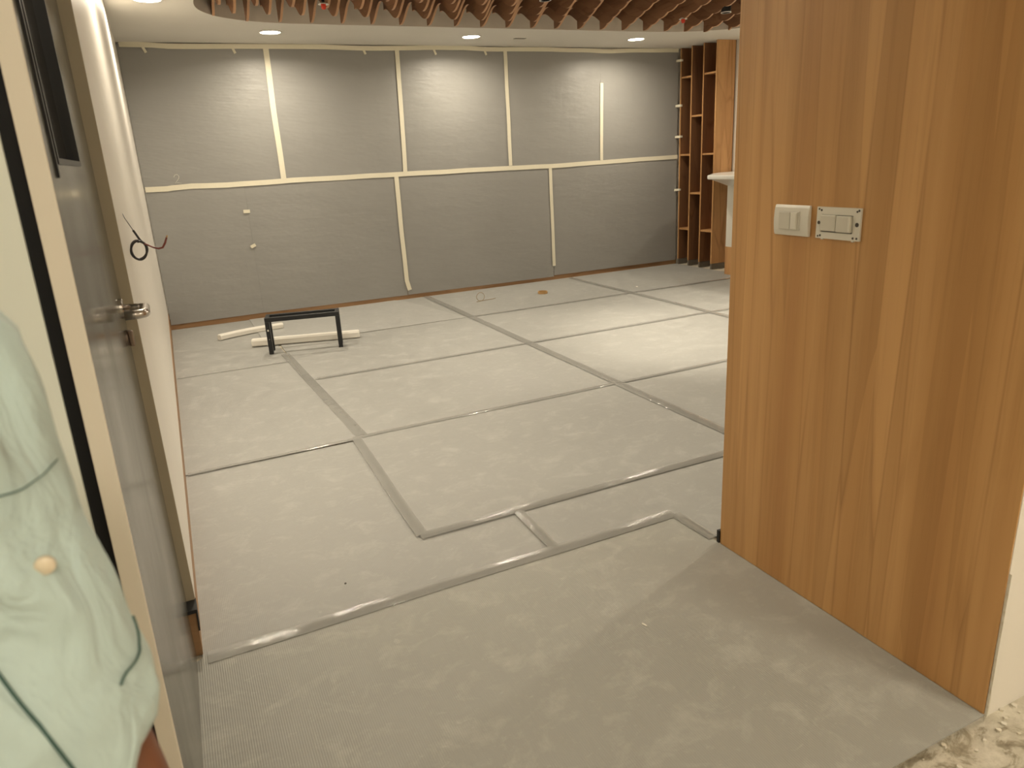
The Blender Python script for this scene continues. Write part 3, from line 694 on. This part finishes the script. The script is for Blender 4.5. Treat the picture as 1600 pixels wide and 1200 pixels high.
# strap curl and brown ring
cu = []
for k in range(33):
    a = -PI/2+k/32*2*PI; cu.append((2.835+.043*math.cos(a), 6.90+.012*k/32, .047+.043*math.sin(a)))
cu = [(2.78, 6.885, .004)]+cu+[(2.90, 6.91, .004), (2.965, 6.915, .005), (3.01, 6.92, .008)]
MB().tube(cu, .0026, 8).build('strap_curl', M['strap'], None, smooth=True, label='thin brown strap curled into an upright ring on the floor by the far wall', category='packing strap')
cr = [(3.54+.052*math.cos(k/30*2*PI), 6.86+.045*math.sin(k/30*2*PI), .016) for k in range(30)]
rr = MB()
for sg in (0,):
    rr.lathe([(.046, .001), (.052, .001), (.052, .024), (.046, .024), (.046, .001)], (3.54, 6.86, 0), 36)
rr.build('tape_ring', M['tanroll'], None, label='small orange-brown ring lying on the floor sheet by the far wall', category='ring')
def chip(x, y, sx, sy, rz, label, mt='chip', z=.005):
    c, s_ = math.cos(rz), math.sin(rz); poly = [(x+c*a_*sx-s_*b_*sy, y+s_*a_*sx+c*b_*sy) for a_, b_ in ((-.5, -.3), (.1, -.5), (.5, -.1), (.3, .5), (-.4, .4))]
    MB().prism(poly, z, z+.002, 'z').build('paper_scrap', M[mt], None, label=label, category='scrap')
chip(4.52, 6.52, .05, .02, 1.2, 'tiny white scrap on the floor sheet near the bookshelf', z=.0005)
chip(1.135, 1.597, .006, .022, .3, 'tiny white scrap on the foreground sheet near the shadow of the oak panel')
chip(.36, 2.32, .008, .008, 0, 'tiny dark speck on the floor sheet beyond the foreground seam', 'hole', z=-.0018)
for x_, y_, s_ in ((-.158, 1.90, .012), (-.160, 1.84, .009), (-.163, 1.72, .010)):
    pass

# ------------------------------------------------------------------ person on the left
PX, PY = -.395, .60
pr = empty('person', (PX, PY, 0), 'person in a mint green button shirt with elbow-length sleeves, standing at the left edge', 'person')
def skin_mesh(verts, edges, radii, root, sub=2):
    me = bpy.data.meshes.new('tmp'); me.from_pydata(verts, edges, []); o = bpy.data.objects.new('tmp', me); COL.objects.link(o)
    mo = o.modifiers.new('s', 'SKIN'); mo.use_smooth_shade = True
    for i, r in enumerate(radii):
        sv = me.skin_vertices[0].data[i]; sv.radius = r if isinstance(r, tuple) else (r, r); sv.use_root = (i == root)
    ss = o.modifiers.new('u', 'SUBSURF'); ss.levels = sub; ss.render_levels = sub
    dg = bpy.context.evaluated_depsgraph_get(); ev = o.evaluated_get(dg); m2 = ev.to_mesh()
    r = MB().add([v.co.copy() for v in m2.vertices], [tuple(p.vertices) for p in m2.polygons]); ev.to_mesh_clear()
    bpy.data.objects.remove(o); bpy.data.meshes.remove(me); return r
def ell(mb, c, r, fn=None, nu=28, nv=20):
    vs = [];
    for j in range(nv+1):
        th_ = PI*j/nv
        for i in range(nu):
            ph = 2*PI*i/nu; v_ = Vector((math.sin(th_)*math.cos(ph), math.sin(th_)*math.sin(ph), math.cos(th_)))
            p = Vector((v_.x*r[0], v_.y*r[1], v_.z*r[2]))
            if fn: p = fn(p, v_)
            vs.append(p+Vector(c))
    fs = [(j*nu+i, j*nu+(i+1) % nu, (j+1)*nu+(i+1) % nu, (j+1)*nu+i) for j in range(nv) for i in range(nu)]
    return mb.add(vs, fs)
# skeleton, facing -y; left arm of the person is on the +x side, the one in the photo
V_ = [(PX, PY, .93), (PX, PY, 1.08), (PX, PY-.01, 1.22), (PX, PY, 1.34), (PX, PY+.005, 1.40), (PX, PY-.005, 1.44),
      (PX+.09, PY, .86), (PX+.105, PY-.005, .48), (PX+.11, PY+.02, .09), (PX+.115, PY-.13, .035),
      (PX-.09, PY, .86), (PX-.105, PY-.005, .48), (PX-.11, PY+.02, .09), (PX-.115, PY-.13, .035),
      (-.215, .585, 1.325), (-.120, .540, 1.06), (-.098, .510, .955), (-.096, .455, .835), (-.096, .440, .79),
      (PX-.18, PY, 1.325), (PX-.235, PY+.01, 1.06), (PX-.235, PY-.03, .95), (PX-.225, PY-.08, .835), (PX-.222, PY-.09, .79)]
E_ = [(0, 1), (1, 2), (2, 3), (3, 4), (4, 5), (0, 6), (6, 7), (7, 8), (8, 9), (0, 10), (10, 11), (11, 12), (12, 13), (3, 14), (14, 15), (15, 16), (16, 17), (17, 18), (3, 19), (19, 20), (20, 21), (21, 22), (22, 23)]
R_ = [(.14, .10), (.125, .095), (.14, .10), (.10, .07), .055, .05, .085, .055, .04, .035, .085, .055, .04, .035, .046, .038, .038, .026, .028, .046, .040, .038, .026, .028]
body = skin_mesh(V_, E_, R_, 0)
def hand(side, wx, wy, wz, yy):
    h = MB()
    # palm
    pm = skin_mesh([(wx, wy+.004, wz+.03), (wx, wy-.008, wz-.035), (wx, wy-.014, wz-.075)], [(0, 1), (1, 2)], [(.018, .026), (.016, .038), (.012, .038)], 0, 1); h.add(pm.v, pm.f)
    for k, (off, ln) in enumerate(((-.030, .066), (-.010, .076), (.011, .071), (.030, .055))):
        b0 = Vector((wx, wy-.012+off, wz-.068))
        q = [b0, b0+Vector((-side*.004, 0, -ln*.42)), b0+Vector((-side*.014, .002, -ln*.74)), b0+Vector((-side*.028, .003, -ln*.97))]
        f2 = skin_mesh([tuple(a) for a in q], [(0, 1), (1, 2), (2, 3)], [.0090, .0085, .0078, .0068], 0, 1); h.add(f2.v, f2.f)
    b0 = Vector((wx, wy-.036, wz-.022)); q = [b0, b0+Vector((-side*.012, -.020, -.026)), b0+Vector((-side*.022, -.024, -.054))]
    f2 = skin_mesh([tuple(a) for a in q], [(0, 1), (1, 2)], [.0115, .0100, .0080], 0, 1); h.add(f2.v, f2.f)
    return h
for s_, i in ((1, 18), (-1, 23)):
    h = hand(s_, *V_[i], 0); body.add(h.v, h.f)
HC = (PX, PY-.02, 1.535)
def headfn(p, v_):
    if v_.z < -.2: p.x *= 1+.25*(v_.z+.2)
    if v_.y < 0:
        nz = math.exp(-((p.z+.012)/.020)**2)*math.exp(-(p.x/.012)**2); p.y -= .024*nz
        for sx_ in (-1, 1): p.y += .010*math.exp(-((p.z-.012)/.012)**2-((p.x-sx_*.031)/.016)**2)
        p.y -= .006*math.exp(-((p.z+.052)/.006)**2-(p.x/.026)**2)-.003*math.exp(-((p.z+.045)/.003)**2-(p.x/.026)**2)
        p.y -= .008*math.exp(-((p.z+.085)/.016)**2-(p.x/.022)**2)
    return p
ell(body, HC, (.073, .092, .112), headfn, 64, 56)
for sx_ in (-1, 1): ell(body, (PX+sx_*.075, PY-.012, 1.532), (.008, .018, .030))
bo = body.build('body', M['skin'], pr, smooth=True)
for sx_ in (-1, 1):
    e = MB(); ell(e, (PX+sx_*.031, PY-.090, 1.547), (.012, .010, .0065)); ee = e.build('eye', M['eye'], pr, smooth=True)
    e = MB(); ell(e, (PX+sx_*.031, PY-.0985, 1.547), (.0056, .0025, .0056)); e.build('iris', M['hair'], ee, smooth=True)
lp = [(PX-.024+.048*k/12, PY-.106-.0035*math.sin(PI*k/12), 1.486-.002*math.sin(PI*k/12)) for k in range(13)]
MB().tube(lp, [.0012+.0030*math.sin(PI*k/12) for k in range(13)], 8).build('lips', M['lips'], pr, smooth=True)
def hairfn(p, v_):
    if v_.y < -.15 and v_.z < .55: p *= .86
    if v_.z < -.25: p *= .86
    return p+Vector((noise.noise(v_*9)*.003,)*3)
h = MB(); ell(h, (PX, PY-.012, 1.548), (.080, .098, .115), hairfn, 48, 36); h.build('hair', M['hair'], pr, smooth=True)
# shirt: torso tube plus the sleeves
def loft(rings, cap=False):
    q = len(rings[0]); vs = [p for r in rings for p in r]; fs = []
    for i in range(len(rings)-1):
        for j in range(q): fs.append((i*q+j, i*q+(j+1) % q, (i+1)*q+(j+1) % q, (i+1)*q+j))
    if cap: fs.append(tuple(range(q)))
    return vs, fs
sh = MB(); rings = []; Q = 64
for z, rx, ry, cy_ in ((1.430, .058, .058, .002), (1.415, .075, .066, .002), (1.402, .125, .074, .0), (1.388, .165, .082, .0), (1.362, .190, .094, 0), (1.32, .190, .105, 0), (1.25, .178, .115, -.005), (1.15, .170, .122, -.01), (1.05, .172, .128, -.012), (.95, .180, .132, -.01), (.85, .186, .135, -.008), (.80, .188, .136, -.008)):
    ring = []
    for j in range(Q):
        a = 2*PI*j/Q; wv_ = 1+.03*noise.noise(Vector((math.cos(a)*2, math.sin(a)*2, z*5)))
        ring.append((PX+rx*math.cos(a)*wv_, PY+cy_+ry*math.sin(a)*wv_, z))
    rings.append(ring)
v1, f1 = loft(rings); sh.add(v1, f1)
sb = sh.build('shirt', M['shirt'], pr, smooth=True)
so = sb.modifiers.new('t', 'SOLIDIFY'); so.thickness = .0015
# placket, buttons and collar on the torso front (-y side)
def front(z, off):
    L_ = [(r[0][2], min(q[1] for q in r)) for r in rings]
    for (za, ya), (zb, yb) in zip(L_[:-1], L_[1:]):
        if za >= z >= zb: return ya+(yb-ya)*(za-z)/(za-zb)-off
    return L_[-1][1]-off
zs = [1.37-.57*k/24 for k in range(25)]
pk = MB()
for k in range(24):
    za, zb = zs[k], zs[k+1]; ya, yb = front(za, .004), front(zb, .004)
    pk.add([(PX-.016, ya, za), (PX+.016, ya, za), (PX+.016, yb, zb), (PX-.016, yb, zb), (PX-.016, ya+.008, za), (PX+.016, ya+.008, za), (PX+.016, yb+.008, zb), (PX-.016, yb+.008, zb)],
           [(0, 1, 2, 3), (0, 3, 7, 4), (1, 5, 6, 2)])
pk.build('placket', M['shirt'], sb)
for z in (1.34, 1.25, 1.16, 1.07, .98, .89):
    MB().lathe([(0, -.002), (.0052, -.002), (.0056, 0), (.005, .0015), (0, .0015)], (PX, front(z, .0055), z), 16, 'y').build('button', M['button'], sb, smooth=True)
ck = []
for k in range(29):
    a = -PI/2+.22+(2*PI-.44)*k/28; ck.append((PX+.064*math.cos(a), PY+.003+.062*math.sin(a), 1.432-.012*(1-math.sin(a))*.5))
MB().tube(ck, [.011]*29, 8).build('collar', M['shirt'], sb, smooth=True)
# sleeve centre line from right-hand silhouette of the photo: (z, right edge x, radius, centre y)
SL = [(1.384, -.200, .022, .592), (1.372, -.160, .052, .588), (1.352, -.123, .066, .580), (1.325, -.103, .074, .570), (1.285, -.094, .076, .560), (1.245, -.091, .075, .552),
      (1.20, -.086, .076, .546), (1.16, -.079, .078, .541), (1.12, -.072, .080, .536), (1.085, -.066, .081, .532), (1.060, -.063, .081, .530), (1.042, -.066, .079, .528)]
def sleeve(mirror=False, dx=0):
    g = []; NR = 44
    for s_ in range(NR+1):
        t_ = s_/NR*(len(SL)-1); i = min(int(t_), len(SL)-2); f = t_-i
        z, xr, r, yc = [SL[i][k]*(1-f)+SL[i+1][k]*f for k in range(4)]
        ring = []
        for j in range(Q):
            a = 2*PI*j/Q; ca, sa = math.cos(a), math.sin(a)
            wr = .014*noise.noise(Vector((ca*1.6+3, sa*1.6, z*9)))+.008*noise.noise(Vector((ca*4, sa*4+2, z*24+a)))
            wr += .006*math.sin(z*70+3*ca+4*noise.noise(Vector((ca, sa, z*6))))*(.3+.7*max(0, -sa))
            edge = min(1, (1.39-z)/.06); wr *= edge*min(1, .35+(1-ca)*1.2)
            x = xr-r+r*ca+wr*ca; y = yc+(r*.92+wr)*sa; zz = z
            low = max(0, (1.085-z)/.043)
            if low > 0:   # hem drops towards the front and the body side
                d = max(0, min(1, (.80-ca)/.16)); zz -= low*(.060*d*(1 if sa < .5 else .3))
            if mirror: x = 2*PX-x
            ring.append((x, y, zz))
        g.append(ring)
    return g
g = sleeve(); v1, f1 = loft(g, True); sl = MB().add(v1, f1).build('sleeve', M['shirt'], pr, smooth=True)
so = sl.modifiers.new('t', 'SOLIDIFY'); so.thickness = .0015
g2 = sleeve(True); v1, f1 = loft(g2, True); sl2 = MB().add(v1, f1).build('sleeve', M['shirt'], pr, smooth=True)
so = sl2.modifiers.new('t', 'SOLIDIFY'); so.thickness = .0015
# stitched seams of the sleeve, laid on its surface by (angle, height)
def on(a, z, out=.0015):
    for i in range(len(SL)-1):
        if SL[i][0] >= z >= SL[i+1][0]:
            f = (SL[i][0]-z)/(SL[i][0]-SL[i+1][0]); xr, r, yc = [SL[i][k]*(1-f)+SL[i+1][k]*f for k in (1, 2, 3)]
            ca, sa = math.cos(a), math.sin(a)
            wr = .014*noise.noise(Vector((ca*1.6+3, sa*1.6, z*9)))+.008*noise.noise(Vector((ca*4, sa*4+2, z*24+a)))
            wr += .006*math.sin(z*70+3*ca+4*noise.noise(Vector((ca, sa, z*6))))*(.3+.7*max(0, -sa))
            wr *= min(1, (1.39-z)/.06)*min(1, .35+(1-ca)*1.2)
            return (xr-r+(r+wr+out)*ca, yc+(r*.92+wr+out)*sa, z)
rad = math.radians
def surfline(pairs, r, name, m_, parent, k=14, out=.0008):
    pts = []
    for (a0, z0_), (a1, z1_) in zip(pairs[:-1], pairs[1:]):
        for i in range(k): pts.append(on(rad(a0+(a1-a0)*i/k), z0_+(z1_-z0_)*i/k, out))
    pts.append(on(rad(pairs[-1][0]), pairs[-1][1], out)); MB().tube(pts, r, 6).build(name, m_, parent, smooth=True)
surfline([(-4, 1.242), (-34, 1.240), (-54, 1.240), (-95, 1.25)], .0005, 'shoulder_seam', M['stitch'], sl)
surfline([(-92, 1.20), (-78, 1.142), (-72, 1.102), (-68, 1.064), (-66, 1.046)], .0012, 'tab_seam', M['stitch'], sl, out=.0035)
surfline([(4, 1.112), (-2, 1.104), (-12, 1.097), (-26, 1.093), (-33, 1.089)], .0009, 'cuff_seam', M['stitch'], sl)
bp = on(rad(-46), 1.191, .002)
MB().lathe([(0, -.003), (.0055, -.003), (.0062, -.001), (.006, .0015), (0, .0015)], bp, 20, 'y').build('button', M['button'], sl, smooth=True)
# trousers and shoes
tr = skin_mesh([(PX, PY, .95), (PX, PY, .86), (PX+.09, PY, .78), (PX+.105, PY-.005, .48), (PX+.11, PY+.015, .09), (PX-.09, PY, .78), (PX-.105, PY-.005, .48), (PX-.11, PY+.015, .09)],
               [(0, 1), (1, 2), (2, 3), (3, 4), (1, 5), (5, 6), (6, 7)], [(.155, .115), (.16, .12), .098, .078, .066, .098, .078, .066], 0)
tr.build('trousers', M['trouser'], pr, smooth=True)
for s_ in (-1, 1):
    sm = skin_mesh([(PX+s_*.11, PY+.045, .045), (PX+s_*.113, PY-.05, .045), (PX+s_*.118, PY-.16, .036)], [(0, 1), (1, 2)], [(.042, .048), (.044, .046), (.040, .030)], 0, 2)
    zmin = min(v[2] for v in sm.v); sm.v = [(x, y, z-zmin-.005) for x, y, z in sm.v]
    sm.build('shoe', M['shoe'], pr, smooth=True)
